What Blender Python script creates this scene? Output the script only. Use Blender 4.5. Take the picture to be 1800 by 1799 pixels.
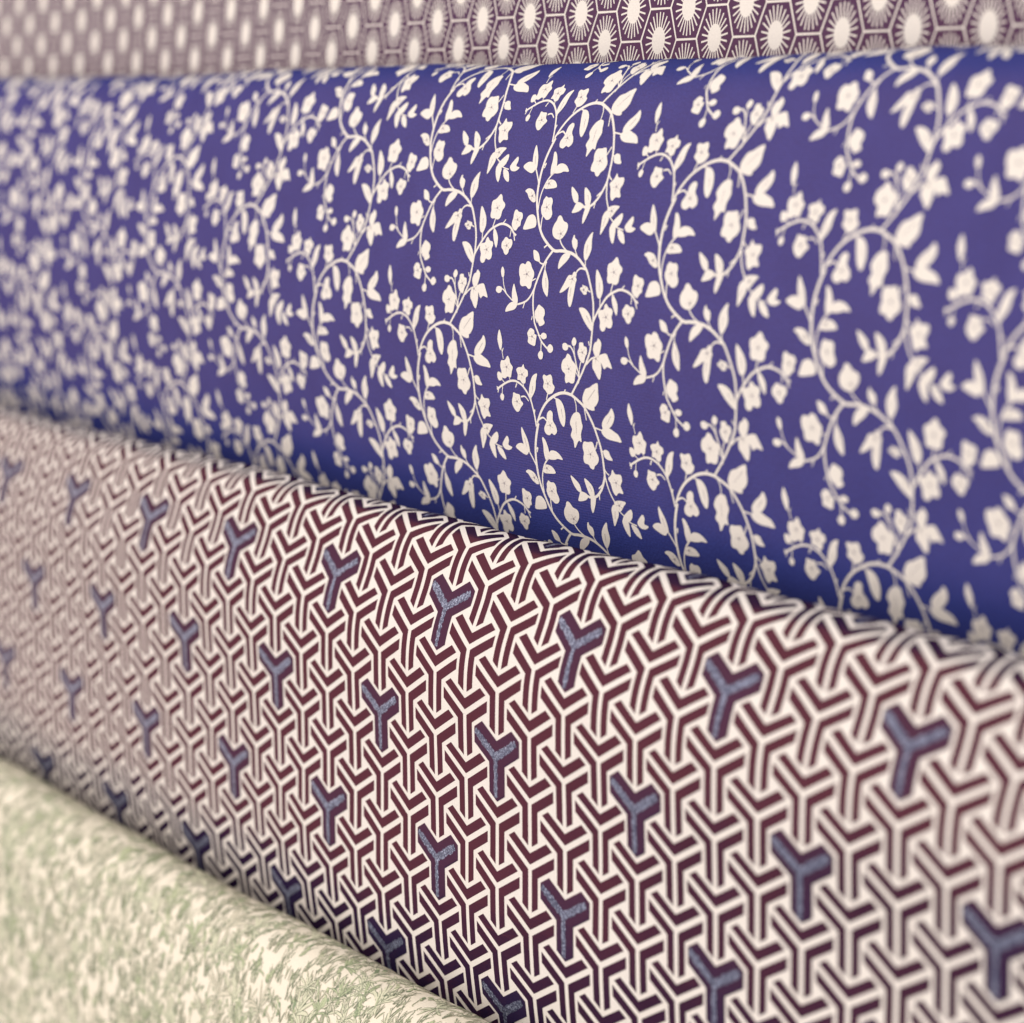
import bpy, bmesh, math, random
import numpy as np
from mathutils import Vector, Matrix

# ---------------------------------------------------------------- camera, light, exposure
scene = bpy.context.scene
for o in list(bpy.data.objects):
    bpy.data.objects.remove(o)
V = 0.02                                   # one woven unit of the fabrics, in metres

cam_data = bpy.data.cameras.new('camera')
cam = bpy.data.objects.new('camera', cam_data)
scene.collection.objects.link(cam)
scene.camera = cam
ax = Vector((0.5561164, 0.82792466, 0.07263129))
up = Vector((-0.12950463, 0.0, 0.99157882))
bk = Vector((0.82095256, -0.56083933, 0.10722008))
R = Matrix((ax, up, bk)).transposed()
cam.matrix_world = R.to_4x4()
cam_data.sensor_width = 36.0
cam_data.sensor_fit = 'HORIZONTAL'
cam_data.lens = 4395.73 / 1800 * 36
cam_data.clip_start = 0.02
cam_data.clip_end = 50
cam_data.dof.use_dof = True
cam_data.dof.focus_distance = 38.4 * V
cam_data.dof.aperture_fstop = 8.2
cam_data.dof.aperture_blades = 0

world = bpy.data.worlds.new('World')
scene.world = world
world.use_nodes = True
bgn = world.node_tree.nodes['Background']
bgn.inputs[0].default_value = (1.0, 0.93, 0.88, 1)
bgn.inputs[1].default_value = 0.50

def area(name, loc, target, sx, sy, power, col):
    d = bpy.data.lights.new(name, 'AREA')
    d.shape = 'RECTANGLE'; d.size = sx; d.size_y = sy
    d.energy = power; d.color = col
    o = bpy.data.objects.new(name, d)
    scene.collection.objects.link(o)
    o.location = loc
    dirv = Vector(target) - Vector(loc)
    o.rotation_euler = dirv.to_track_quat('-Z', 'Y').to_euler()
    return o
centre = Vector((-0.66, 0.43, -0.1))
# tall warm area light to the left in front of the rolls, two added fills
area('warm_sheen_light', centre + Vector((-2.46, -1.68, 0.55)), centre, 3.6, 4.2, 76, (1.0, 0.855, 0.79))  # added unseen source, sized and placed so the inks mirror it as warm sheen
area('overhead_fill', centre + Vector((0.3, -1.6, 2.2)), centre, 3.0, 1.6, 36, (1.0, 0.95, 0.90))  # fill added from above for diffuse light, not a known fixture
area('camera_side_fill', centre + Vector((2.6, -2.4, -0.45)), centre, 2.6, 2.4, 66, (1.0, 0.93, 0.88))  # low fill added from the camera side to even out the shading
scene.view_settings.view_transform = 'Standard'
scene.view_settings.look = 'None'
scene.view_settings.exposure = 0
scene.view_settings.gamma = 1

# ---------------------------------------------------------------- materials
def mat_base(name):
    m = bpy.data.materials.new(name); m.use_nodes = True
    return m, m.node_tree.nodes, m.node_tree.links, m.node_tree.nodes['Principled BSDF']

def fabric(name, col, col2, rough=0.55, tint=(1, 1, 1), ior=1.45, weave=0.25, stripe=0.012, speckle=0.04, gloss=None):
    """printed cotton: a fine cross weave in the relief, faint mottling and specks in the dye"""
    m, n, l, b = mat_base(name)
    tc = n.new('ShaderNodeUVMap'); tc.uv_map = 'UVMap'
    nz = n.new('ShaderNodeTexNoise'); nz.inputs['Scale'].default_value = 60; nz.inputs['Detail'].default_value = 6
    l.new(tc.outputs[0], nz.inputs['Vector'])
    nf = n.new('ShaderNodeTexNoise'); nf.inputs['Scale'].default_value = 1700; nf.inputs['Detail'].default_value = 2
    l.new(tc.outputs[0], nf.inputs['Vector'])
    mx = n.new('ShaderNodeMix'); mx.data_type = 'RGBA'
    mx.inputs['A'].default_value = (*col, 1); mx.inputs['B'].default_value = (*col2, 1)
    rmp = n.new('ShaderNodeMapRange'); rmp.inputs['From Min'].default_value = 0.35; rmp.inputs['From Max'].default_value = 0.65
    l.new(nz.outputs['Fac'], rmp.inputs['Value']); l.new(rmp.outputs[0], mx.inputs['Factor'])
    hsv = n.new('ShaderNodeHueSaturation')
    r2 = n.new('ShaderNodeMapRange'); r2.inputs['From Min'].default_value = 0.3; r2.inputs['From Max'].default_value = 0.7
    r2.inputs['To Min'].default_value = 1 - speckle * 3; r2.inputs['To Max'].default_value = 1 + speckle * 3
    l.new(nf.outputs['Fac'], r2.inputs['Value']); l.new(r2.outputs[0], hsv.inputs['Value'])
    l.new(mx.outputs['Result'], hsv.inputs['Color']); l.new(hsv.outputs[0], b.inputs['Base Color'])
    b.inputs['Roughness'].default_value = rough
    b.inputs['IOR'].default_value = ior
    b.inputs['Specular Tint'].default_value = (*tint, 1)
    w1 = n.new('ShaderNodeTexWave'); w1.wave_type = 'BANDS'; w1.bands_direction = 'X'; w1.inputs['Scale'].default_value = 380; w1.inputs['Distortion'].default_value = 1.2
    w2 = n.new('ShaderNodeTexWave'); w2.wave_type = 'BANDS'; w2.bands_direction = 'Y'; w2.inputs['Scale'].default_value = 380; w2.inputs['Distortion'].default_value = 1.2
    l.new(tc.outputs[0], w1.inputs['Vector']); l.new(tc.outputs[0], w2.inputs['Vector'])
    ad = n.new('ShaderNodeMath'); ad.operation = 'ADD'
    l.new(w1.outputs['Fac'], ad.inputs[0]); l.new(w2.outputs['Fac'], ad.inputs[1])
    ad2 = n.new('ShaderNodeMath'); ad2.operation = 'ADD'
    l.new(ad.outputs[0], ad2.inputs[0]); l.new(nf.outputs['Fac'], ad2.inputs[1])
    bp = n.new('ShaderNodeBump'); bp.inputs['Strength'].default_value = weave; bp.inputs['Distance'].default_value = 0.00006
    l.new(ad2.outputs[0], bp.inputs['Height']); l.new(bp.outputs[0], b.inputs['Normal'])
    if gloss:      # bronzy surface sheen of the pigment over its dark body colour
        b.inputs['Specular IOR Level'].default_value = 0.0
        g = n.new('ShaderNodeBsdfAnisotropic'); g.inputs['Color'].default_value = (*gloss, 1); g.inputs['Roughness'].default_value = rough
        l.new(bp.outputs[0], g.inputs['Normal'])
        sh = n.new('ShaderNodeAddShader'); l.new(b.outputs[0], sh.inputs[0]); l.new(g.outputs[0], sh.inputs[1])
        l.new(sh.outputs[0], n['Material Output'].inputs['Surface'])
    return m

def glitter_mat():
    m, n, l, b = mat_base('blue_glitter')
    tc = n.new('ShaderNodeUVMap'); tc.uv_map = 'UVMap'
    vo = n.new('ShaderNodeTexVoronoi'); vo.inputs['Scale'].default_value = 2600
    l.new(tc.outputs[0], vo.inputs['Vector'])
    cr = n.new('ShaderNodeValToRGB'); e = cr.color_ramp.elements
    e[0].position = 0.0; e[0].color = (0.02, 0.025, 0.08, 1)
    e[1].position = 1.0; e[1].color = (0.36, 0.40, 0.54, 1)
    k = cr.color_ramp.elements.new(0.55); k.color = (0.048, 0.058, 0.118, 1)
    sep = n.new('ShaderNodeSeparateColor'); l.new(vo.outputs['Color'], sep.inputs[0])
    l.new(sep.outputs[0], cr.inputs['Fac']); l.new(cr.outputs[0], b.inputs['Base Color'])
    b.inputs['Metallic'].default_value = 0.35
    b.inputs['Roughness'].default_value = 0.42
    # every flake tilts its own way
    geo = n.new('ShaderNodeNewGeometry')
    sub = n.new('ShaderNodeVectorMath'); sub.operation = 'SUBTRACT'; sub.inputs[1].default_value = (0.5, 0.5, 0.5)
    l.new(vo.outputs['Color'], sub.inputs[0])
    sc = n.new('ShaderNodeVectorMath'); sc.operation = 'SCALE'; sc.inputs['Scale'].default_value = 0.35
    l.new(sub.outputs[0], sc.inputs[0])
    ad = n.new('ShaderNodeVectorMath'); ad.operation = 'ADD'
    l.new(geo.outputs['Normal'], ad.inputs[0]); l.new(sc.outputs[0], ad.inputs[1])
    nm = n.new('ShaderNodeVectorMath'); nm.operation = 'NORMALIZE'; l.new(ad.outputs[0], nm.inputs[0])
    l.new(nm.outputs[0], b.inputs['Normal'])
    return m

M = {}
M['plum'] = fabric('plum_cloth', (0.038, 0.024, 0.072), (0.044, 0.028, 0.080), 0.3, gloss=(0.036, 0.014, 0.012), speckle=0.02)
M['blue'] = fabric('blue_cloth', (0.027, 0.040, 0.190), (0.031, 0.045, 0.208), 0.33, gloss=(0.031, 0.014, 0.002), weave=0.6, speckle=0.09)
M['cream'] = fabric('cream_cloth', (0.735, 0.695, 0.655), (0.755, 0.715, 0.675), 0.6, (1, 0.9, 0.9), 1.35, speckle=0.018)
M['ivory'] = fabric('ivory_cloth', (0.78, 0.73, 0.60), (0.80, 0.75, 0.63), 0.6, (1, 0.9, 0.9), 1.35, speckle=0.018)
M['cream_print'] = fabric('cream_print', (0.73, 0.69, 0.64), (0.75, 0.71, 0.66), 0.6, (1, 0.9, 0.9), 1.35, speckle=0.018)
M['print_line'] = fabric('print_line', (0.26, 0.23, 0.26), (0.24, 0.21, 0.24), 0.6)
M['ink'] = fabric('dark_ink', (0.010, 0.008, 0.034), (0.012, 0.009, 0.038), 0.25, gloss=(0.057, 0.0150, 0.006), weave=0.1)
M['motif_ink'] = fabric('motif_ink', (0.012, 0.011, 0.042), (0.014, 0.012, 0.048), 0.25, gloss=(0.042, 0.0135, 0.009), weave=0.1)
M['leaf_pale'] = fabric('leaf_pale', (0.68, 0.67, 0.50), (0.62, 0.63, 0.46), 0.6)
M['leaf_mid'] = fabric('leaf_mid', (0.48, 0.52, 0.33), (0.42, 0.48, 0.29), 0.6)
M['leaf_dark'] = fabric('leaf_dark', (0.20, 0.28, 0.16), (0.24, 0.31, 0.18), 0.6)
M['leaf_grey'] = fabric('leaf_grey', (0.66, 0.62, 0.49), (0.62, 0.58, 0.45), 0.6)
M['leaf_line'] = fabric('leaf_line', (0.11, 0.15, 0.09), (0.14, 0.18, 0.11), 0.6)
M['glitter'] = glitter_mat()

# ---------------------------------------------------------------- roll profiles
class Roll:
    """cross-section given by the slope of the cloth along its length; v runs down the front"""
    def __init__(s, u0, a0, b0, kv, th, scale=1.0):
        s.u0, s.kv, s.th, s.s = u0 * scale, np.array(kv) * scale, np.array(th), scale
        s.vv = np.linspace(s.kv[0], s.kv[-1], 3001)
        t = np.interp(s.vv, s.kv, s.th)
        ker = np.hanning(121); ker /= ker.sum()
        w = int(121 // 2)
        t = np.convolve(np.pad(t, w, mode='edge'), ker, 'valid') if scale == 1 else np.convolve(np.pad(t, w, mode='edge'), ker, 'valid')
        dv = s.vv[1] - s.vv[0]
        a = np.concatenate([[0], np.cumsum((-np.cos(t[1:]) - np.cos(t[:-1])) / 2 * dv)])
        b = np.concatenate([[0], np.cumsum((np.sin(t[1:]) + np.sin(t[:-1])) / 2 * dv)])
        a += a0 * scale - np.interp(0, s.vv, a); b += b0 * scale - np.interp(0, s.vv, b)
        s.t, s.a, s.b = t, a, b
    def pt(s, u, v, off=0.0):
        """u, v, off in units -> world metres (arrays)"""
        u = np.asarray(u, float); v = np.asarray(v, float)
        t = np.interp(v, s.vv, s.t); a = np.interp(v, s.vv, s.a); b = np.interp(v, s.vv, s.b)
        # outward normal of the front: (e1,e2) = (sin t, cos t)
        # the cloth is wound by hand: shallow ripples and slack along the roll
        ph = s.u0
        off = off + 0.030 * np.sin(u * 0.41 + v * 0.33 + ph) + 0.014 * np.sin(u * 1.03 - v * 0.62 + ph * 1.7) + 0.006 * np.sin(u * 2.1 + v * 1.1 + ph)
        a = a + np.sin(t) * off; b = b + np.cos(t) * off
        return np.stack([(s.u0 + u) * V, -b * V, a * V], axis=-1)
    def cuts(s, v0, v1):
        """v values where cloth and print are both creased so that they follow the same bend"""
        if not hasattr(s, 'all_cuts'):
            a, e = s.vv[0], s.vv[-1]
            out = [a]; last = a; tl = s.t[0]
            for v in np.arange(a, e - 0.02, 0.01):
                t = np.interp(v, s.vv, s.t)
                if abs(t - tl) > 0.035 or v - last > 0.3:
                    out.append(v); last = v; tl = t
            s.all_cuts = out[1:]
        return [v for v in s.all_cuts if v0 < v < v1]

def link(name, me, parent=None, mat=None, mats=None):
    o = bpy.data.objects.new(name, me)
    scene.collection.objects.link(o)
    if parent is not None: o.parent = parent
    for m in (mats or ([mat] if mat else [])): me.materials.append(m)
    return o

def put_uv(me, uvs):
    lay = me.uv_layers.new(name='UVMap')
    idx = np.empty(len(me.loops), dtype=np.int32); me.loops.foreach_get('vertex_index', idx)
    lay.data.foreach_set('uv', (uvs[idx] * V).astype(np.float32).ravel())

def sheet(roll, name, parent, mat, ua, ub, thick=0.0):
    """the cloth-covered body of a bolt: profile swept along its length with closed ends and very slight waviness"""
    vs = [roll.vv[0]] + roll.cuts(roll.vv[0], roll.vv[-1]) + [roll.vv[-1]]
    us = np.linspace(ua, ub, 300)
    rng = np.random.RandomState(len(name))
    U, W = np.meshgrid(us, vs)
    P = roll.pt(U, W, 0.0)
    nv, nu = U.shape
    verts = P.reshape(-1, 3)
    uvs = np.stack([U.ravel(), W.ravel()], -1)
    faces = []
    for j in range(nv - 1):
        for i in range(nu - 1):
            k = j * nu + i
            faces.append((k, k + nu, k + nu + 1, k + 1))
    # back of the bolt joins the first and last profile rows, ends are capped
    for i in range(nu - 1):
        k = (nv - 1) * nu + i
        faces.append((k, i, i + 1, k + 1))
    faces.append(tuple(j * nu for j in range(nv)))
    faces.append(tuple(j * nu + nu - 1 for j in reversed(range(nv))))
    me = bpy.data.meshes.new(name)
    me.from_pydata(verts.tolist(), [], faces)
    me.update()
    for p in me.polygons: p.use_smooth = p.index < (nv - 1) * (nu - 1)
    put_uv(me, uvs)
    return link(name, me, parent, mat)

def catmull(pts, closed=True, n=3):
    pts = [np.array(p, float) for p in pts]; m = len(pts); out = []
    rng = range(m) if closed else range(m - 1)
    for i in rng:
        if closed: p0, p1, p2, p3 = pts[i - 1], pts[i], pts[(i + 1) % m], pts[(i + 2) % m]
        else: p0, p1, p2, p3 = pts[max(i - 1, 0)], pts[i], pts[i + 1], pts[min(i + 2, m - 1)]
        for k in range(n):
            t = k / n
            out.append(0.5 * ((2 * p1) + (-p0 + p2) * t + (2 * p0 - 5 * p1 + 4 * p2 - p3) * t * t + (-p0 + 3 * p1 - 3 * p2 + p3) * t ** 3))
    if not closed: out.append(pts[-1])
    return out

def rounded(pts):
    """soft lobed outline for the blossoms"""
    P = np.array(pts, float); m = P.mean(0); P = m + (P - m) * 1.12
    for _ in range(2):
        Q = np.roll(P, -1, axis=0)
        P = np.stack([P * 0.75 + Q * 0.25, P * 0.25 + Q * 0.75], 1).reshape(-1, 2)
    return P

class Flat:
    """collects flat shapes in cloth coordinates, creases them along the bends and lays them on the cloth"""
    def __init__(s): s.bm = bmesh.new(); s.n = 0; s.lay = s.bm.verts.layers.float.new('h')
    def poly(s, pts, h, mi=0):
        vs = []
        for q in pts:
            v = s.bm.verts.new((q[0], q[1], 0)); v[s.lay] = h; vs.append(v)
        try:
            f = s.bm.faces.new(vs); f.material_index = mi
        except ValueError: pass
    def stroke(s, pts, w, h, taper=0.8, mi=0, n=3):
        c = catmull(pts, False, n); L = len(c); a = []; b = []
        for i, p in enumerate(c):
            d = c[min(i + 1, L - 1)] - c[max(i - 1, 0)]
            k = math.hypot(*d) or 1
            nn = np.array([-d[1], d[0]]) / k * w / 2 * (1 - (1 - taper) * i / max(L - 1, 1))
            a.append(p + nn); b.append(p - nn)
        for i in range(L - 1):
            s.poly([a[i], a[i + 1], b[i + 1], b[i]], h, mi)
    def lay_on(s, roll, name, parent, mats, base, du=0, dv=0, vlo=None, vhi=None, uv=True):
        bm = s.bm
        vlo = roll.vv[0] + 0.02 if vlo is None else vlo; vhi = roll.vv[-1] - 0.02 if vhi is None else vhi
        bmesh.ops.triangulate(bm, faces=[f for f in bm.faces if len(f.verts) > 4])
        for c, clear in [(vlo - dv, 'inner'), (vhi - dv, 'outer')]:
            g = bm.verts[:] + bm.edges[:] + bm.faces[:]
            bmesh.ops.bisect_plane(bm, geom=g, plane_co=(0, c, 0), plane_no=(0, 1, 0), clear_inner=clear == 'inner', clear_outer=clear == 'outer')
        ys = [v.co[1] + dv for v in bm.verts]
        for c in (roll.cuts(min(ys), max(ys)) if ys else []):
            g = bm.verts[:] + bm.edges[:] + bm.faces[:]
            bmesh.ops.bisect_plane(bm, geom=g, plane_co=(0, c - dv, 0), plane_no=(0, 1, 0))
        bm.verts.ensure_lookup_table()
        co = np.array([v.co[:2] for v in bm.verts]); h = np.array([v[s.lay] for v in bm.verts])
        if len(co) == 0: return None
        me = bpy.data.meshes.new(name)
        uu, wv = co[:, 0] + du, co[:, 1] + dv
        P = roll.pt(uu, wv, base + h)
        for v, p in zip(bm.verts, P): v.co = p
        bm.to_mesh(me); bm.free()
        put_uv(me, np.stack([uu, wv], -1))
        return link(name, me, parent, mats=mats)

def thing(name, label, cat, group=None):
    o = bpy.data.objects.new(name, None); scene.collection.objects.link(o)
    o['label'] = label; o['category'] = cat
    if group: o['group'] = group
    return o
G = 'patterned fabric rolls stacked in a stepped display'

MICRO = 0.00003        # 0.6 micrometres in units: keeps overlapping strokes of one print apart

# ---------------------------------------------------------------- roll 1: honeycomb print
r1 = Roll(0, 3.22, -23.4, [-6.5, -5.6, -4, 0, 2, 3], [2.4, 1.2, 0.05, 0.0, 0.0, -0.3])
t1 = thing('fabric_roll', 'plum fabric roll printed with cream honeycomb cells and sunbursts, topmost and farthest back', 'fabric roll', G)
sheet(r1, 'cloth', t1, M['plum'], -98, -8)
KS = 0.955; HP = 1.497 * KS; HU = -37.20 * KS; EY = 0.507 * KS; ED = 0.54 * KS; HW = (HP - ED) / 2
def hex_cell(F, cx, cy, rng):
    lw = 0.018
    # three own edges of the cell (the others belong to neighbours)
    A = (cx - ED / 2, cy - EY); B = (cx + ED / 2, cy - EY); C = (cx + ED / 2 + (HW - ED / 2), cy); D = (cx - HW, cy)
    F.stroke([A, B], lw * 2, 0.0); F.stroke([B, (cx + HW, cy)], lw * 2, MICRO); F.stroke([D, A], lw * 2, 2 * MICRO)
    n = 22
    for k in range(n):
        an = 2 * math.pi * (k + 0.5) / n
        c, s_ = math.cos(an), math.sin(an)
        x0, y0 = 0.167 * c, 0.205 * s_
        x1, y1 = 0.325 * c, 0.435 * s_
        q = rng.uniform(-0.006, 0.006)
        F.stroke([(cx + x0, cy + y0), (cx + x1 + q, cy + y1 + q)], 0.027, (3 + k % 2) * MICRO, 1.0, n=1)
    F.poly([(cx + 0.168 * math.cos(t), cy + 0.21 * math.sin(t)) for t in np.linspace(0, 2 * math.pi, 20, endpoint=False)], 6 * MICRO)
rng = np.random.RandomState(5)
F = Flat()
for i in range(-26, 14):
    for j in range(-5, 3):
        for hh in (0, 1):
            cx, cy = HU + (i + 0.5 * hh) * HP, j * 2 * EY + hh * EY
            if -1.3 < cy < 0.5 and -60 < cx < -22:       # the cells in sight, each a part
                G1 = Flat(); hex_cell(G1, cx, cy, rng)
                G1.lay_on(r1, 'printed_cell', t1, [M['cream_print']], 0.0020)
            else:
                hex_cell(F, cx, cy, rng)
o = F.lay_on(r1, 'printed_honeycomb', t1, [M['cream_print']], 0.0020, vlo=-5.2, vhi=2.2)
o['kind'] = 'stuff'

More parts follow.
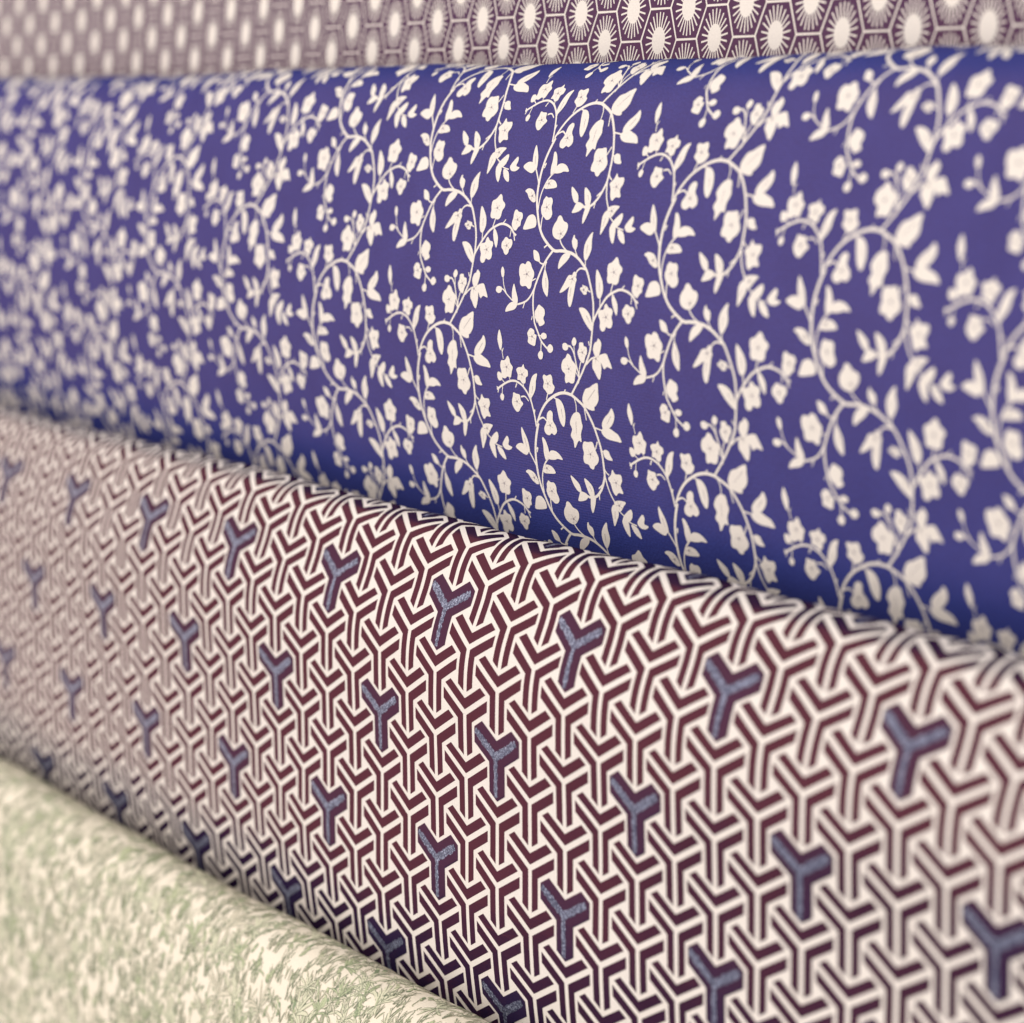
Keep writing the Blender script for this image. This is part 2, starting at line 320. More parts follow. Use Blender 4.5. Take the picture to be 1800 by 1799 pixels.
# ---------------------------------------------------------------- roll 2: blue with climbing vines
r2 = Roll(-6.964, -0.51, -4.97, [-1.75, -1.5, -1.38, -1.3, -1.2, -1.1, -1.0, -0.8, -0.5, 0, 0.5, 0.9, 1.05, 1.2, 1.4], [3.14, 3.0, 2.3, 1.61, 1.136, 0.61, 0.276, 0.162, 0.039, -0.212, -0.324, -0.414, -0.8, -1.3, -1.7], 4.4)
t2 = thing('fabric_roll', 'blue fabric roll printed with cream climbing vines, leaves and small blossoms', 'fabric roll', G)
sheet(r2, 'cloth', t2, M['blue'], -44, 26)
VINE = {'stem':[(0.048,[(-0.974,0.518),(-1.083,0.756),(-1.15,0.993),(-1.168,1.249),(-1.143,1.482),(-1.054,1.713),(-0.957,1.903),(-0.802,2.07),(-0.518,2.231),(-0.334,2.233),(-0.201,2.236)]),(0.0264,[(-0.79,1.055),(-0.834,1.076),(-0.95,1.185),(-1.037,1.343),(-1.07,1.5),(-1.067,1.636)]),(0.0288,[(-1.362,0.977),(-1.307,1.035),(-1.21,1.171),(-1.146,1.287)]),(0.024,[(-0.907,1.689),(-0.929,1.805),(-0.921,1.94)]),(0.0384,[(-0.518,2.231),(-0.62,2.322),(-0.735,2.451),(-0.847,2.63),(-0.947,2.827),(-0.972,2.964),(-0.964,3.137),(-0.927,3.328)]),(0.0288,[(-0.947,2.827),(-1.058,2.969),(-1.192,3.054),(-1.398,3.106)]),(0.0192,[(-1.192,3.054),(-1.24,3.154)]),(0.0192,[(-1.523,3.055),(-1.686,2.967),(-1.797,2.895),(-1.886,2.9)]),(0.0168,[(-1.705,2.948),(-1.784,2.835),(-1.821,2.7)]),(0.0168,[(-1.042,2.727),(-0.927,2.682)]),(0.0216,[(-0.895,2.401),(-0.82,2.446),(-0.718,2.451)]),(0.0216,[(-0.666,2.41),(-0.698,2.469),(-0.695,2.545)]),(0.0432,[(-0.334,2.233),(-0.201,2.236),(0.002,2.265),(0.177,2.332),(0.32,2.419),(0.43,2.507),(0.53,2.67),(0.61,2.833),(0.654,2.998),(0.663,3.221)]),(0.036,[(0.657,3.24),(0.74,3.123),(0.86,2.986),(1.008,2.847),(1.188,2.763),(1.34,2.727),(1.496,2.745),(1.624,2.793),(1.706,2.861),(1.778,2.892)]),(0.024,[(-0.776,2.204),(-0.684,2.152)]),(0.024,[(-0.389,1.959),(-0.371,2.072),(-0.28,2.164),(-0.133,2.243)]),(0.0192,[(0.138,2.296),(0.063,2.206),(-0.004,1.982)]),(0.0216,[(0.373,2.445),(0.357,2.324)]),(0.0264,[(0.394,2.481),(0.263,2.469),(0.171,2.511),(0.101,2.599)]),(0.0192,[(0.467,2.776),(0.559,2.803)]),(0.0216,[(0.819,2.858),(0.83,3.006)]),(0.0216,[(1.138,2.637),(1.082,2.797)]),(0.0192,[(1.356,2.726),(1.432,2.658)]),(0.0192,[(1.624,2.793),(1.61,2.921)]),(0.024,[(1.706,2.861),(1.754,2.976)]),(0.0192,[(1.128,2.785),(1.148,2.839)]),(0.0192,[(-1.13,0.954),(-1.066,0.913)]),(0.0192,[(0.668,2.96),(0.645,3.017)]),(0.0432,[(0.01,-0.017),(-0.154,-0.031),(-0.325,-0.005),(-0.505,0.061),(-0.695,0.168),(-0.862,0.323),(-1.006,0.518)]),(0.0336,[(-1.038,0.581),(-1.052,0.442),(-1.076,0.324),(-1.125,0.169),(-1.222,0.038),(-1.346,-0.051),(-1.514,-0.096),(-1.696,-0.07),(-1.889,0.008),(-2.04,0.083)]),(0.0216,[(-1.467,-0.06),(-1.515,0.009)]),(0.0216,[(-1.99,0.068),(-2.038,0.036)]),(0.0192,[(-1.99,0.068),(-2.021,0.132)]),(0.0144,[(-1.87,0.007),(-1.904,0.141)]),(0.0168,[(-1.877,-0.094),(-1.807,-0.046)]),(0.0144,[(-1.665,-0.146),(-1.64,-0.084)]),(0.0144,[(-1.794,-0.422),(-1.825,-0.568)]),(0.0144,[(-1.818,-0.529),(-1.78,-0.592)]),(0.0168,[(-1.297,-0.095),(-1.279,0.003)]),(0.0216,[(-1.382,0.143),(-1.274,0.129),(-1.182,0.194)]),(0.024,[(-1.119,0.188),(-1.102,0.067)]),(0.0216,[(-0.624,0.003),(-0.687,0.127)]),(0.0216,[(-0.206,-0.016),(-0.138,-0.085)]),(0.0264,[(-0.98,0.475),(-0.83,0.416),(-0.736,0.46)]),(0.0192,[(0.07,0.017),(0.112,0.12),(0.098,0.267)]),(0.0192,[(0.253,0.1),(0.364,0.12)]),(0.0216,[(-0.473,0.068),(-0.377,0.098)]),(0.0288,[(-1.064,0.383),(-1.032,0.31)]),(0.0432,[(0.01,-0.017),(0.164,0.047),(0.313,0.129),(0.434,0.272),(0.532,0.437),(0.595,0.605),(0.632,0.737),(0.646,0.892),(0.642,1.05),(0.63,1.169),(0.581,1.274),(0.49,1.405),(0.344,1.524),(0.186,1.561),(0.077,1.539),(-0.015,1.51)]),(0.024,[(0.633,0.953),(0.666,1.086),(0.748,1.145)]),(0.0288,[(0.63,1.13),(0.661,1.304),(0.707,1.437),(0.786,1.566)]),(0.0216,[(0.323,0.167),(0.346,0.339)]),(0.0216,[(0.564,0.647),(0.489,0.773)]),(0.0216,[(0.564,1.306),(0.428,1.393)]),(0.0216,[(0.423,1.474),(0.403,1.573)]),(0.0216,[(0.549,0.435),(0.722,0.456)]),(0.0192,[(0.835,1.679),(0.972,1.759),(1.078,1.834),(1.258,1.869)]),(0.0192,[(0.626,0.767),(0.73,0.804)]),(0.0384,[(0.622,-0.944),(0.577,-0.734),(0.469,-0.555),(0.282,-0.311),(0.01,-0.017)]),(0.0384,[(0.663,-1.19),(0.642,-1.057),(0.622,-0.925)]),(0.0288,[(0.22,-0.21),(0.251,-0.327),(0.201,-0.476),(0.149,-0.644),(0.057,-0.751),(-0.059,-0.746)]),(0.0168,[(0.163,-0.607),(0.145,-0.814)]),(0.0192,[(0.175,-0.378),(0.242,-0.308)]),(0.0192,[(0.322,-0.543),(0.272,-0.425),(0.256,-0.309)]),(0.0264,[(0.465,-0.517),(0.602,-0.613),(0.749,-0.653)]),(0.0216,[(0.564,-0.808),(0.537,-0.872)]),(0.0336,[(-0.927,-1.084),(-0.91,-1.027),(-0.81,-0.879),(-0.73,-0.769),(-0.582,-0.673)]),(0.0192,[(-0.739,-0.778),(-0.758,-0.592)]),(0.0144,[(-0.828,-0.858),(-0.692,-0.858)]),(0.0168,[(-0.979,-1.138),(-1.003,-1.079)]),(0.0168,[(-0.841,-1.051),(-0.91,-1.143)]),(0.0216,[(-1.101,0.993),(-1.065,0.918)])],'poly':[[(-1.505,2.79),(-1.445,2.894),(-1.381,3.027),(-1.416,3.107),(-1.523,3.055),(-1.548,2.92)],[(-1.713,3.233),(-1.661,3.141),(-1.54,3.075),(-1.392,3.086),(-1.449,3.177),(-1.589,3.215)],[(-1.925,2.851),(-1.835,2.867),(-1.838,2.926),(-1.907,2.96),(-1.988,2.935),(-1.984,2.876)],[(-1.857,2.545),(-1.797,2.6),(-1.797,2.698),(-1.85,2.701),(-1.888,2.615)],[(-1.146,2.448),(-1.09,2.478),(-1.065,2.535),(-0.996,2.589),(-0.998,2.657),(-1.038,2.697),(-1.052,2.814),(-1.119,2.833),(-1.175,2.782),(-1.277,2.807),(-1.333,2.762),(-1.323,2.693),(-1.364,2.637),(-1.368,2.521),(-1.297,2.478),(-1.224,2.504),(-1.196,2.454)],[(-1.046,2.254),(-0.97,2.26),(-0.894,2.305),(-0.85,2.409),(-0.909,2.421),(-0.999,2.397),(-1.033,2.331)],[(-0.697,2.526),(-0.628,2.618),(-0.579,2.73),(-0.583,2.922),(-0.634,2.921),(-0.718,2.834),(-0.752,2.721),(-0.731,2.604)],[(-0.445,1.716),(-0.39,1.739),(-0.342,1.801),(-0.256,1.811),(-0.219,1.857),(-0.235,1.934),(-0.296,2.003),(-0.354,2.043),(-0.436,2.052),(-0.551,2.013),(-0.589,1.928),(-0.563,1.85),(-0.501,1.791),(-0.489,1.742)],[(-0.013,1.986),(0.028,2.028),(0.094,2.063),(0.105,2.147),(0.073,2.205),(0.001,2.171),(-0.046,2.097),(-0.041,2.04)],[(0.478,1.922),(0.477,2.038),(0.49,2.187),(0.403,2.331),(0.341,2.343),(0.299,2.252),(0.301,2.12),(0.374,2.005)],[(-0.099,2.251),(-0.053,2.286),(-0.113,2.365),(-0.233,2.446),(-0.34,2.508),(-0.344,2.414),(-0.286,2.316),(-0.196,2.264)],[(0.082,2.581),(0.17,2.633),(0.146,2.71),(0.112,2.881),(0.05,3.045),(-0.016,3.03),(-0.045,2.89),(-0.013,2.756),(0.024,2.641)],[(0.091,2.6),(0.017,2.581),(-0.064,2.598),(-0.136,2.687),(-0.264,2.846),(-0.203,2.85),(-0.092,2.798),(0.032,2.716)],[(0.091,2.525),(0.161,2.559),(0.135,2.616),(0.073,2.638),(0.044,2.593)],[(0.341,2.708),(0.39,2.719),(0.472,2.733),(0.499,2.774),(0.469,2.795),(0.46,2.842),(0.386,2.85),(0.335,2.816),(0.284,2.787),(0.29,2.754),(0.334,2.741)],[(0.696,2.466),(0.767,2.518),(0.861,2.634),(0.89,2.762),(0.837,2.876),(0.757,2.871),(0.71,2.772),(0.685,2.625),(0.677,2.513)],[(0.28,3.059),(0.415,3.05),(0.547,3.117),(0.631,3.242),(0.632,3.373),(0.552,3.341),(0.438,3.255),(0.339,3.149)],[(1.17,2.277),(1.222,2.311),(1.242,2.375),(1.326,2.416),(1.325,2.471),(1.271,2.511),(1.265,2.612),(1.192,2.653),(1.117,2.625),(1.035,2.639),(0.988,2.594),(1.003,2.515),(0.98,2.461),(0.993,2.377),(1.069,2.365),(1.13,2.316)],[(1.667,2.508),(1.729,2.514),(1.748,2.54),(1.864,2.547),(1.885,2.624),(1.847,2.662),(1.855,2.734),(1.802,2.746),(1.762,2.806),(1.7,2.797),(1.634,2.738),(1.628,2.683),(1.652,2.627),(1.645,2.573)],[(1.145,2.802),(1.212,2.853),(1.282,2.959),(1.268,3.102),(1.21,3.056),(1.14,2.931),(1.127,2.84)],[(1.497,2.937),(1.56,2.951),(1.582,2.972),(1.668,2.963),(1.696,3.034),(1.659,3.091),(1.62,3.106),(1.616,3.158),(1.565,3.194),(1.509,3.174),(1.476,3.121),(1.423,3.097),(1.419,3.015),(1.455,2.994)],[(1.001,2.964),(1.052,3.025),(1.13,3.024),(1.155,3.078),(1.113,3.136),(1.153,3.207),(1.123,3.283),(1.045,3.288),(0.997,3.264),(0.973,3.327),(0.903,3.345),(0.846,3.293),(0.87,3.208),(0.81,3.137),(0.826,3.062),(0.943,3.058),(0.955,2.989)],[(-1.457,0.631),(-1.388,0.72),(-1.326,0.838),(-1.304,0.996),(-1.365,1.017),(-1.444,0.939),(-1.477,0.82),(-1.481,0.701)],[(-1.691,0.979),(-1.61,0.912),(-1.494,0.896),(-1.393,0.938),(-1.348,1.016),(-1.415,1.073),(-1.544,1.049)],[(-0.878,0.734),(-0.816,0.792),(-0.767,0.928),(-0.783,1.026),(-0.878,1.096),(-0.914,0.989),(-0.905,0.872),(-0.915,0.754)],[(-0.784,1.065),(-0.78,0.987),(-0.717,0.928),(-0.604,0.916),(-0.491,0.953),(-0.413,1.035),(-0.545,1.037),(-0.637,1.062)],[(-0.98,1.307),(-0.988,1.225),(-0.936,1.175),(-0.804,1.167),(-0.709,1.2),(-0.659,1.276),(-0.795,1.302)],[(-1.505,1.354),(-1.424,1.313),(-1.298,1.33),(-1.216,1.396),(-1.172,1.502),(-1.241,1.524),(-1.361,1.469),(-1.435,1.392)],[(-1.394,1.948),(-1.367,1.84),(-1.305,1.74),(-1.174,1.713),(-1.078,1.781),(-1.063,1.887),(-1.174,1.926)],[(-0.891,1.433),(-0.838,1.464),(-0.752,1.448),(-0.708,1.509),(-0.73,1.587),(-0.672,1.681),(-0.722,1.75),(-0.809,1.767),(-0.862,1.73),(-0.938,1.699),(-0.982,1.594),(-0.945,1.545),(-0.948,1.496),(-0.916,1.466)],[(-1.913,0.132),(-1.855,0.167),(-1.888,0.241),(-1.942,0.242),(-1.967,0.188)],[(-1.979,-0.196),(-1.906,-0.202),(-1.854,-0.146),(-1.872,-0.084),(-1.954,-0.067),(-1.991,-0.124)],[(-1.674,-0.477),(-1.625,-0.435),(-1.605,-0.367),(-1.545,-0.312),(-1.581,-0.23),(-1.62,-0.142),(-1.711,-0.149),(-1.778,-0.113),(-1.87,-0.135),(-1.867,-0.225),(-1.888,-0.304),(-1.851,-0.391),(-1.753,-0.405)],[(-1.87,-0.873),(-1.821,-0.767),(-1.806,-0.669),(-1.844,-0.557),(-1.885,-0.584),(-1.932,-0.719),(-1.907,-0.83)],[(-1.245,-0.381),(-1.218,-0.32),(-1.142,-0.287),(-1.146,-0.207),(-1.204,-0.173),(-1.227,-0.091),(-1.307,-0.074),(-1.37,-0.118),(-1.439,-0.126),(-1.419,-0.204),(-1.451,-0.28),(-1.382,-0.322),(-1.303,-0.332)],[(-1.584,0.091),(-1.509,0.105),(-1.412,0.116),(-1.399,0.195),(-1.34,0.25),(-1.417,0.317),(-1.484,0.385),(-1.556,0.388),(-1.629,0.318),(-1.648,0.239),(-1.607,0.154)],[(-0.89,-0.263),(-0.931,-0.147),(-0.961,-0.026),(-1.018,0.059),(-1.121,0.149),(-1.156,0.092),(-1.119,-0.051),(-1.025,-0.208)],[(-0.698,-0.265),(-0.625,-0.252),(-0.519,-0.281),(-0.476,-0.226),(-0.477,-0.148),(-0.428,-0.093),(-0.501,0.001),(-0.619,0.032),(-0.679,-0.012),(-0.745,-0.065),(-0.715,-0.146),(-0.738,-0.223)],[(-0.615,0.283),(-0.547,0.316),(-0.56,0.432),(-0.493,0.514),(-0.478,0.602),(-0.558,0.661),(-0.629,0.642),(-0.699,0.682),(-0.797,0.66),(-0.82,0.579),(-0.738,0.47),(-0.703,0.347)],[(-0.426,0.089),(-0.309,0.091),(-0.225,0.181),(-0.204,0.337),(-0.25,0.479),(-0.304,0.499),(-0.37,0.413),(-0.407,0.258)],[(0.097,0.238),(0.192,0.258),(0.213,0.373),(0.227,0.449),(0.162,0.574),(0.153,0.693),(0.079,0.685),(-0.038,0.809),(-0.056,0.696),(-0.113,0.623),(-0.058,0.518),(-0.098,0.424),(-0.014,0.298)],[(0.728,-0.259),(0.729,-0.141),(0.718,-0.006),(0.638,0.088),(0.592,0.112),(0.583,0.165),(0.469,0.168),(0.332,0.118),(0.3,0.014),(0.369,-0.108),(0.424,-0.151),(0.519,-0.179),(0.595,-0.22)],[(1.027,0.09),(1.077,0.169),(1.06,0.267),(0.95,0.383),(0.773,0.44),(0.741,0.357),(0.824,0.252),(0.951,0.163)],[(0.704,0.467),(0.778,0.415),(0.908,0.401),(1.027,0.442),(1.129,0.489),(1.185,0.589),(1.062,0.589),(0.874,0.579),(0.754,0.539)],[(0.685,0.79),(0.735,0.751),(0.819,0.765),(0.853,0.829),(0.895,0.898),(0.773,0.901),(0.7,0.866)],[(0.218,0.695),(0.315,0.704),(0.428,0.678),(0.454,0.738),(0.48,0.813),(0.537,0.905),(0.478,0.99),(0.407,1.019),(0.375,1.082),(0.297,1.067),(0.277,1.014),(0.17,1.011),(0.166,0.928),(0.204,0.864),(0.175,0.789)],[(0.852,1.044),(0.911,1.106),(1.045,1.105),(1.061,1.195),(1.003,1.281),(1.044,1.393),(0.925,1.399),(0.848,1.452),(0.784,1.387),(0.756,1.272),(0.713,1.199),(0.8,1.129)],[(-0.256,1.264),(-0.131,1.323),(-0.049,1.394),(-0.036,1.503),(-0.127,1.494),(-0.216,1.395)],[(-0.043,1.494),(0.1,1.516),(0.11,1.575),(0.018,1.631),(-0.145,1.657),(-0.118,1.584)],[(0.092,1.272),(0.218,1.32),(0.293,1.41),(0.286,1.532),(0.191,1.544),(0.134,1.451)],[(0.211,1.531),(0.317,1.538),(0.27,1.675),(0.182,1.808),(0.149,1.752),(0.162,1.649)],[(0.769,1.568),(0.893,1.522),(1.066,1.528),(1.001,1.597),(0.895,1.694),(0.808,1.662)],[(0.754,1.6),(0.817,1.651),(0.841,1.738),(0.772,1.847),(0.676,1.956),(0.667,1.822),(0.674,1.68)],[(1.157,1.627),(1.194,1.689),(1.136,1.796),(1.008,1.858),(0.912,1.838),(0.978,1.739)],[(0.905,1.829),(1.045,1.839),(1.058,1.927),(1.043,2.066),(0.985,2.048),(0.919,1.947)],[(1.116,1.869),(1.222,1.884),(1.286,1.934),(1.329,2.058),(1.239,2.045),(1.149,1.974)],[(1.445,1.665),(1.484,1.728),(1.455,1.811),(1.554,1.837),(1.47,1.892),(1.346,1.89),(1.283,1.835),(1.316,1.771)],[(-0.033,-0.624),(0.047,-0.594),(0.075,-0.533),(0.154,-0.491),(0.188,-0.437),(0.138,-0.337),(0.108,-0.229),(0.023,-0.211),(-0.03,-0.236),(-0.102,-0.197),(-0.125,-0.266),(-0.094,-0.336),(-0.18,-0.368),(-0.192,-0.444),(-0.147,-0.524),(-0.072,-0.554)],[(-0.157,-0.773),(-0.08,-0.798),(-0.009,-0.765),(-0.018,-0.707),(-0.086,-0.683),(-0.151,-0.706)],[(0.154,-0.9),(0.218,-0.858),(0.196,-0.79),(0.123,-0.771),(0.093,-0.83)],[(0.296,-0.826),(0.394,-0.837),(0.418,-0.788),(0.488,-0.774),(0.497,-0.69),(0.448,-0.629),(0.402,-0.535),(0.332,-0.548),(0.277,-0.597),(0.244,-0.689),(0.286,-0.749)],[(0.801,-0.93),(0.876,-0.869),(0.857,-0.774),(0.797,-0.666),(0.711,-0.659),(0.658,-0.759),(0.703,-0.856),(0.758,-0.879)],[(0.797,-0.666),(0.927,-0.714),(1.006,-0.715),(1.05,-0.658),(1.128,-0.511),(1.004,-0.527),(0.928,-0.487),(0.861,-0.568)],[(0.661,-0.631),(0.822,-0.649),(0.858,-0.53),(0.842,-0.416),(0.8,-0.322),(0.739,-0.347),(0.682,-0.421),(0.625,-0.492)],[(-0.812,-1.326),(-0.743,-1.307),(-0.657,-1.265),(-0.645,-1.187),(-0.678,-1.127),(-0.644,-1.053),(-0.773,-1.001),(-0.824,-1.06),(-0.9,-1.132),(-0.911,-1.208),(-0.871,-1.261)],[(-1.021,-0.955),(-0.929,-0.929),(-0.913,-0.872),(-0.862,-0.856),(-0.884,-0.767),(-0.915,-0.691),(-1.008,-0.699),(-1.099,-0.732),(-1.089,-0.801),(-1.11,-0.867),(-1.084,-0.908)],[(-0.673,-0.908),(-0.599,-0.89),(-0.594,-0.837),(-0.677,-0.807),(-0.744,-0.835),(-0.735,-0.88)],[(-0.493,-0.748),(-0.428,-0.714),(-0.425,-0.657),(-0.502,-0.612),(-0.574,-0.645),(-0.563,-0.708)],[(-0.755,-0.631),(-0.697,-0.587),(-0.725,-0.507),(-0.801,-0.497),(-0.836,-0.566)]],'dot':[(-1.174,2.627),(-0.368,1.977),(0.056,2.639),(0.38,2.781),(1.14,2.484),(1.761,2.649),(1.551,3.061),(0.994,3.147),(-0.838,1.59),(-0.886,1.227),(-1.286,1.427),(-1.714,-0.298),(-1.302,-0.214),(-1.505,0.229),(-0.608,-0.132),(-0.647,0.521),(0.345,0.864),(0.9,1.244),(-0.009,-0.411),(0.374,-0.69),(0.724,-0.623),(-0.984,-0.828),(0.888,1.602)],'vein':[[(0.65,-0.153),(0.428,0.031)],[(0.381,2.117),(0.373,2.248)],[(0.784,2.656),(0.807,2.785)],[(0.484,3.158),(0.583,3.264)],[(-1.031,-0.059),(-1.071,0.064)],[(-0.657,2.658),(-0.632,2.81)],[(0.068,0.387),(0.044,0.586)],[(-0.3,0.228),(-0.276,0.364)],[(0.756,1.709),(0.721,1.834)],[(0.037,2.772),(0.015,2.906)],[(0.202,1.382),(0.241,1.457)],[(-1.409,0.8),(-1.376,0.938)],[(0.989,0.216),(0.871,0.343)]]}
TV = 4.4; PU = 0.762 * TV; PV = 0.192 * TV
def vine_column(c):
    F = Flat()
    v0 = c * PV
    lo, hi = -6.6, 6.4
    for r in range(-12, 13):
        if v0 + r * TV + 3.6 < lo or v0 + r * TV - 1.5 > hi: continue
        o = np.array([c * PU, v0 + r * TV]); h = 0
        for w, pts in VINE['stem']:
            F.stroke([np.array(q) + o for q in pts], w * 1.05 + 0.003, h * MICRO, 0.85, n=4); h += 1
        for pts in VINE['poly']:
            q = rounded(pts) if len(pts) >= 14 else catmull(pts, True, 4)
            F.poly([np.array(p) + o for p in q], h * MICRO); h += 1
        h += 3
        for q in VINE['dot']:
            q = np.array(q) + o
            F.poly([q + 0.020 * np.array([math.cos(t) * 1.2, math.sin(t)]) for t in np.linspace(0, 6.28, 9)[:-1]], h * MICRO, 1)
            for t in np.linspace(0.5, 6.78, 6)[:-1]:
                d = np.array([math.cos(t) * 1.2, math.sin(t)])
                F.stroke([q + d * 0.03, q + d * 0.075], 0.006, h * MICRO, 0.6, 1, n=1)
        for pts in VINE['vein']:
            F.stroke([np.array(q) + o for q in pts], 0.010, h * MICRO, 0.5, 1)
    F.lay_on(r2, 'printed_vine', t2, [M['cream_print'], M['print_line']], 0.0020, vlo=lo, vhi=hi)
for c in range(-12, 6): vine_column(c)

# ---------------------------------------------------------------- roll 3: interlocking Y lattice with raised glitter motifs
r3 = Roll(-31.978, -5.652, -20.769, [-3.4, -2.6, -1.9, -1.5, -1.25, -1.0, -0.5, 0, 1, 2, 4, 6, 6.5, 7, 7.6, 8.3], [3.14, 3.0, 2.2, 1.41, 1.01, 0.5485, 0.16, 0.326, -0.067, -0.123, -0.082, -0.22, -0.28, -0.45, -1.1, -1.8])
t3 = thing('fabric_roll', 'cream fabric roll printed with dark maroon interlocking Y shapes, some raised in blue glitter', 'fabric roll', G)
sheet(r3, 'cloth', t3, M['cream'], -46, 30)
S3 = math.sqrt(3) / 2
HH, SS, GG = 0.195, 0.045, 0.071
RT = 1 - 1.1547 * (HH + GG)
def arm(deg):
    d = np.array([math.cos(math.radians(deg)), -math.sin(math.radians(deg))]); return d
def chevrons(cx, cy):
    """three dark chevrons that leave a pale Y between them"""
    out = []
    for base in (90, 210, 330):
        d1, d2 = arm(base - 60), arm(base + 60)
        m = arm(base)
        def end(d, t):
            perp = m - d * float(m @ d); perp /= np.linalg.norm(perp)
            return d * (RT - t * 0.57735) + perp * t
        P = [m * SS * 1.1547, end(d1, SS), end(d1, HH), m * HH * 1.1547, end(d2, HH), end(d2, SS)]
        out.append([p + (cx, cy) for p in P])
    return out
def y_outline(t, tip=0.0, jit=None):
    """full Y outline of half width t"""
    P = []
    for base in (90, 330, 210):
        m = arm(base); d = arm(base - 60)
        P.append(m * t * 1.1547)
        perp = m - d * float(m @ d); perp /= np.linalg.norm(perp)
        R0 = RT - tip
        P += [d * (R0 - t * 0.57735) + perp * t, d * R0, d * (R0 - t * 0.57735) - perp * t]
    return P
F = Flat(); motifs = []; plain = []
for c in range(-34, 24):
    for k in range(-3, 9):
        v = k + (0.5 if c % 2 else 0.0)
        if v < -2.6 or v > 7.6: continue
        special = (c % 4 == 0 and v % 4 == 0) or (c % 4 == 2 and v % 4 == 2)
        if special: motifs.append((c, v))
        else:
            plain.append((c, v))
# the 300 plain Y shapes that show largest are parts, the rest one mesh
def nearness(q):
    p = r3.pt([q[0] * S3], [q[1]])[0]
    d = Vector(p) @ bk; sx = (Vector(p) @ ax) / -d * 4395.73 + 900; sy = 900 - (Vector(p) @ up) / -d * 4395.73
    out = max(0, -sx, sx - 1800, -sy, sy - 1800)
    return (out > 60 or q[1] < -1.6 or q[1] > 7.0, -d)
plain.sort(key=nearness)
for c, v in plain[:300]:
    G1 = Flat()
    for P in chevrons(c * S3, v): G1.poly(P, 0.0)
    G1.lay_on(r3, 'printed_motif', t3, [M['ink']], 0.0020, vlo=-2.9, vhi=7.9)
for c, v in plain[300:]:
    for P in chevrons(c * S3, v): F.poly(P, 0.0)
o = F.lay_on(r3, 'printed_lattice', t3, [M['ink']], 0.0020, vlo=-2.9, vhi=7.9)
o['kind'] = 'stuff'

def motif(c, v):
    rng = random.Random(c * 31 + int(v))
    cx, cy = c * S3, v
    F = Flat()
    o = [p + (cx, cy) for p in y_outline(HH + 0.012)]
    inn = [p + (cx, cy) for p in y_outline(HH - 0.012, 0.03)]
    H = 0.005
    # side wall and bevel up to a slightly domed top
    n = len(o)
    def quad(a, b, ha, hb):
        for i in range(n):
            j = (i + 1) % n
            vs = []
            for q, hh in ((a[i], ha), (a[j], ha), (b[j], hb), (b[i], hb)):
                w = F.bm.verts.new((q[0], q[1], 0)); w[F.lay] = hh; vs.append(w)
            F.bm.faces.new(vs)
    quad(o, o, 0.0, H * 0.6); quad(o, inn, H * 0.6, H)
    F.poly(inn, H)
    par = F.lay_on(r3, 'glitter_motif', t3, [M['motif_ink']], 0.0020, vlo=-2.9, vhi=7.9)
    if par is None: return
    F = Flat()
    # the glitter line down the middle of the three arms, ragged edged
    ctr = np.array([cx - 0.028, cy + 0.012])
    for q, deg in enumerate((30, 150, 270)):
        d = arm(deg); p = np.array([-d[1], d[0]]); L = RT - 0.07; m = 22
        hw = 0.050 if deg == 270 else 0.064
        ra = [hw + rng.uniform(-0.014, 0.014) for _ in range(m + 1)]
        rb = [hw + rng.uniform(-0.014, 0.014) for _ in range(m + 1)]
        for i in range(m):
            s0, s1 = L * i / m, L * (i + 1) / m
            k0 = 1.0 if i < m - 2 else 0.9; k1 = 1.0 if i < m - 3 else 0.75
            ridge = 0.003
            for sgn, rr in ((1, ra), (-1, rb)):
                vs = []
                for s_, w_, hh in ((s0, 0, ridge), (s1, 0, ridge), (s1, rr[i + 1] * k1, 0), (s0, rr[i] * k0, 0)):
                    qq = ctr + d * s_ + p * sgn * w_
                    ww = F.bm.verts.new((qq[0], qq[1], 0)); ww[F.lay] = hh + q * MICRO; vs.append(ww)
                F.bm.faces.new(vs)
    F.lay_on(r3, 'glitter_stripe', par, [M['glitter']], 0.0020 + H + 0.0006, vlo=-2.9, vhi=7.9)
for c, v in motifs:
    if -26 <= c <= 20: motif(c, v)

# ---------------------------------------------------------------- roll 4: green sketched plants
r4 = Roll(-38.0, -12.40, -19.78, [-3.6, -2.6, -1.6, -1.15, -0.7, -0.3, 0.2, 1.5, 4, 6, 7.5, 8.5], [3.14, 2.9, 2.2, 1.6, 0.9, 0.4, 0.2, 0.08, 0.0, -0.1, -0.5, -1.2])
t4 = thing('fabric_roll', 'cream fabric roll printed with sketched green grasses, agaves and cactus pads, lowest and in front', 'fabric roll', G)
sheet(r4, 'cloth', t4, M['ivory'], -46, 36)
rng = random.Random(11)
TW, THh = 6.0, 4.4
leaves = []     # (centreline pts, width, colour, line)
def leaf(x, y, ang, L, w, bend, col, line=True):
    pts = []; a = ang; px, py = x, y; m = 4
    for i in range(m + 1):
        pts.append((px, py)); px += math.cos(a) * L / m; py -= math.sin(a) * L / m; a += bend / m
    leaves.append((pts, w, col, line))
def agave(x, y, s):
    col = rng.choice((0, 0, 3, 1))
    for k in range(rng.randint(7, 10)):
        a = rng.gauss(math.pi / 2, 0.62); leaf(x, y, a, s * rng.uniform(0.6, 1.1), s * rng.uniform(0.08, 0.14), (a - math.pi / 2) * rng.uniform(0.4, 1.1), col)
    for k in range(5):
        a = -math.pi / 2 + rng.uniform(-1.4, 1.4); leaf(x, y, a, s * rng.uniform(0.3, 0.6), s * 0.09, rng.uniform(-.6, .6), col)
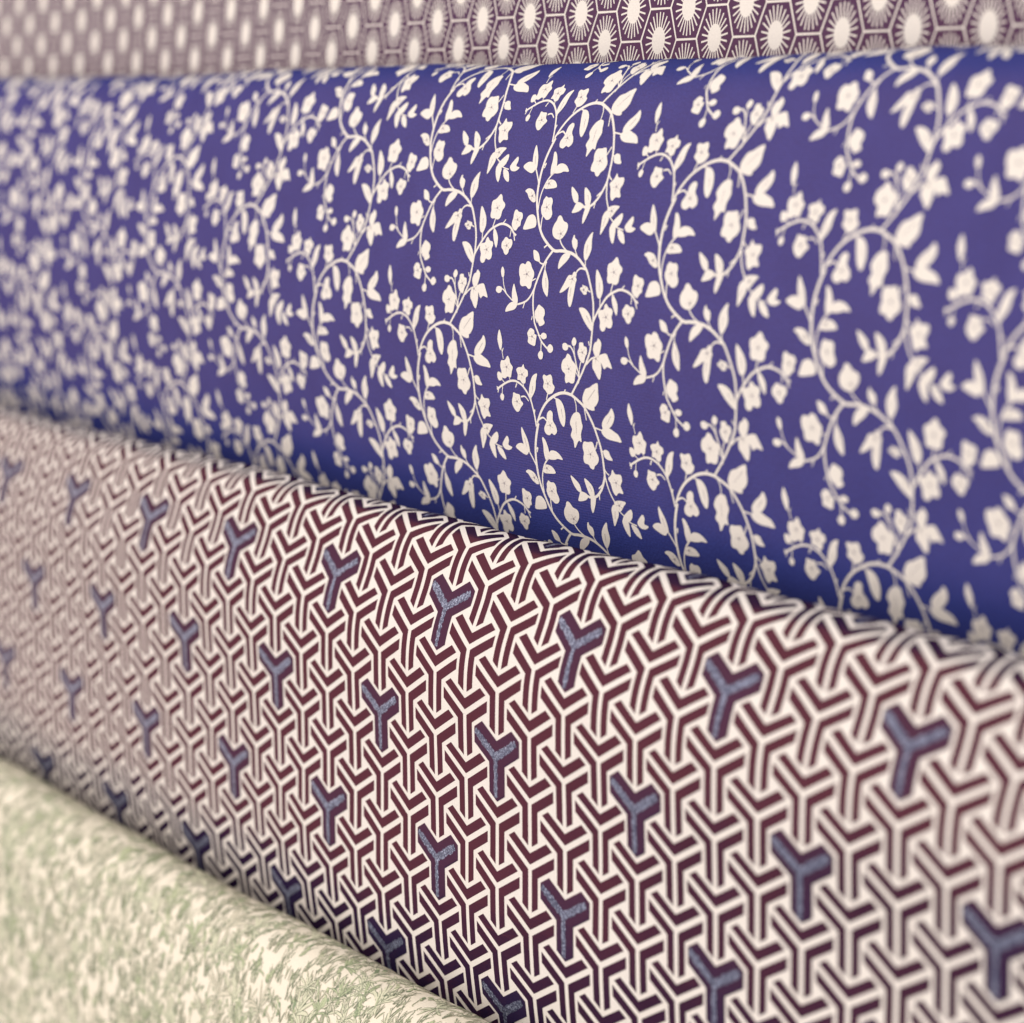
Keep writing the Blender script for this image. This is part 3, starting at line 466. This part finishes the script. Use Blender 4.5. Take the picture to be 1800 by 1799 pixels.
def grass(x, y, s):
    for k in range(rng.randint(4, 7)):
        a = math.pi / 2 + rng.uniform(-.45, .45); leaf(x + rng.uniform(-.08, .08), y, a, s * rng.uniform(.6, 1.2), s * rng.uniform(.06, .11), (math.pi / 2 - a) * -1.2, rng.choice((0, 3, 1, 3)))
def pads(x, y, s):
    for k in range(rng.randint(3, 5)):
        leaf(x + rng.uniform(-.2, .2) * s, y - k * .16 * s, math.pi / 2 + rng.uniform(-.8, .8), s * .34, s * .2, 0.1, rng.choice((1, 1, 2)), rng.random() < .5)
def beads(x, y, s):
    for k in range(9):
        leaf(x + rng.uniform(-.08, .08) * s, y - k * .1 * s, math.pi / 2 + rng.uniform(-1, 1), .12 * s, .08 * s, 0, rng.choice((0, 1)))
cells = [(i, j) for i in range(26) for j in range(19)]
rng.shuffle(cells)
for i, j in cells:                       # evenly scattered small plants
    x, y = (i + rng.uniform(-.1, 1.1)) * TW / 26, (j + rng.uniform(-.1, 1.1)) * THh / 19; s = rng.uniform(.20, .36)
    if rng.random() < .16: agave(x, y, s * 1.7)
    else: rng.choice((agave, grass, grass, grass, pads, beads))(x, y, s)
def build_leaves():
    vs = []; hs = []; fs = []; mi = []
    for li, (pts, w, col, line) in enumerate(leaves):
        h = (li % 140) * MICRO * 1.5
        P = np.array(pts); D = np.gradient(P, axis=0); D /= np.linalg.norm(D, axis=1)[:, None] + 1e-9
        N = np.stack([-D[:, 1], D[:, 0]], -1); m = len(P)
        t = np.linspace(0, 1, m); prof = w * (0.25 + 1.6 * t) * np.clip(1 - t, 0, 1) ** 0.55 * 0.75
        prof[-1] = 0.001
        Lp, Rp = P + N * prof[:, None], P - N * prof[:, None]
        b0 = len(vs); vs += Lp.tolist() + Rp.tolist(); hs += [h] * (2 * m)
        for i in range(m - 1):
            fs.append((b0 + i, b0 + i + 1, b0 + m + i + 1, b0 + m + i)); mi.append(col)
        if line:
            lw = 0.008; h2 = h + MICRO * 0.7
            for E_, sg in ((Lp, 1), (Rp, -1)):
                b1 = len(vs); vs += E_.tolist() + (E_ - N * sg * lw).tolist(); hs += [h2] * (2 * m)
                for i in range(m - 1):
                    fs.append((b1 + i, b1 + i + 1, b1 + m + i + 1, b1 + m + i)); mi.append(4)
    return np.array(vs), np.array(hs), fs, np.array(mi)
lv, lh, lf, lmi = build_leaves()
AV, AH, AF, AM = [], [], [], []
n0 = 0; lf = np.array(lf)
for i in range(-4, 3):
    for j in range(-1, 2):
        off = np.array([i * TW, j * THh + (0.5 * THh if i % 2 else 0)])
        q = lv + off
        AV.append(q); AH.append(lh); AF.append(lf + n0); AM.append(lmi); n0 += len(lv)
AV = np.concatenate(AV); AH = np.concatenate(AH); AF = np.concatenate(AF); AM = np.concatenate(AM)
vmin, vmax = -2.3, 6.2
keep = ((AV[AF, 1] > vmin) & (AV[AF, 1] < vmax)).all(1) & ((AV[AF, 0] > -22) & (AV[AF, 0] < 13)).all(1)
AF = AF[keep]; AM = AM[keep]
used, inv = np.unique(AF.ravel(), return_inverse=True)
AF = inv.reshape(-1, 4); AV = AV[used]; AH = AH[used]
P = r4.pt(AV[:, 0], AV[:, 1], 0.003 + AH)
me = bpy.data.meshes.new('printed_plants')
me.from_pydata(P.tolist(), [], AF.tolist()); me.update()
me.polygons.foreach_set('material_index', AM.astype(np.int32))
put_uv(me, AV)
o = link('printed_plants', me, t4, mats=[M['leaf_pale'], M['leaf_mid'], M['leaf_dark'], M['leaf_grey'], M['leaf_line']])
o['kind'] = 'stuff'
print('tris', sum(len(x.data.polygons) for x in bpy.data.objects if x.type == 'MESH'), 'objs', len(bpy.data.objects))
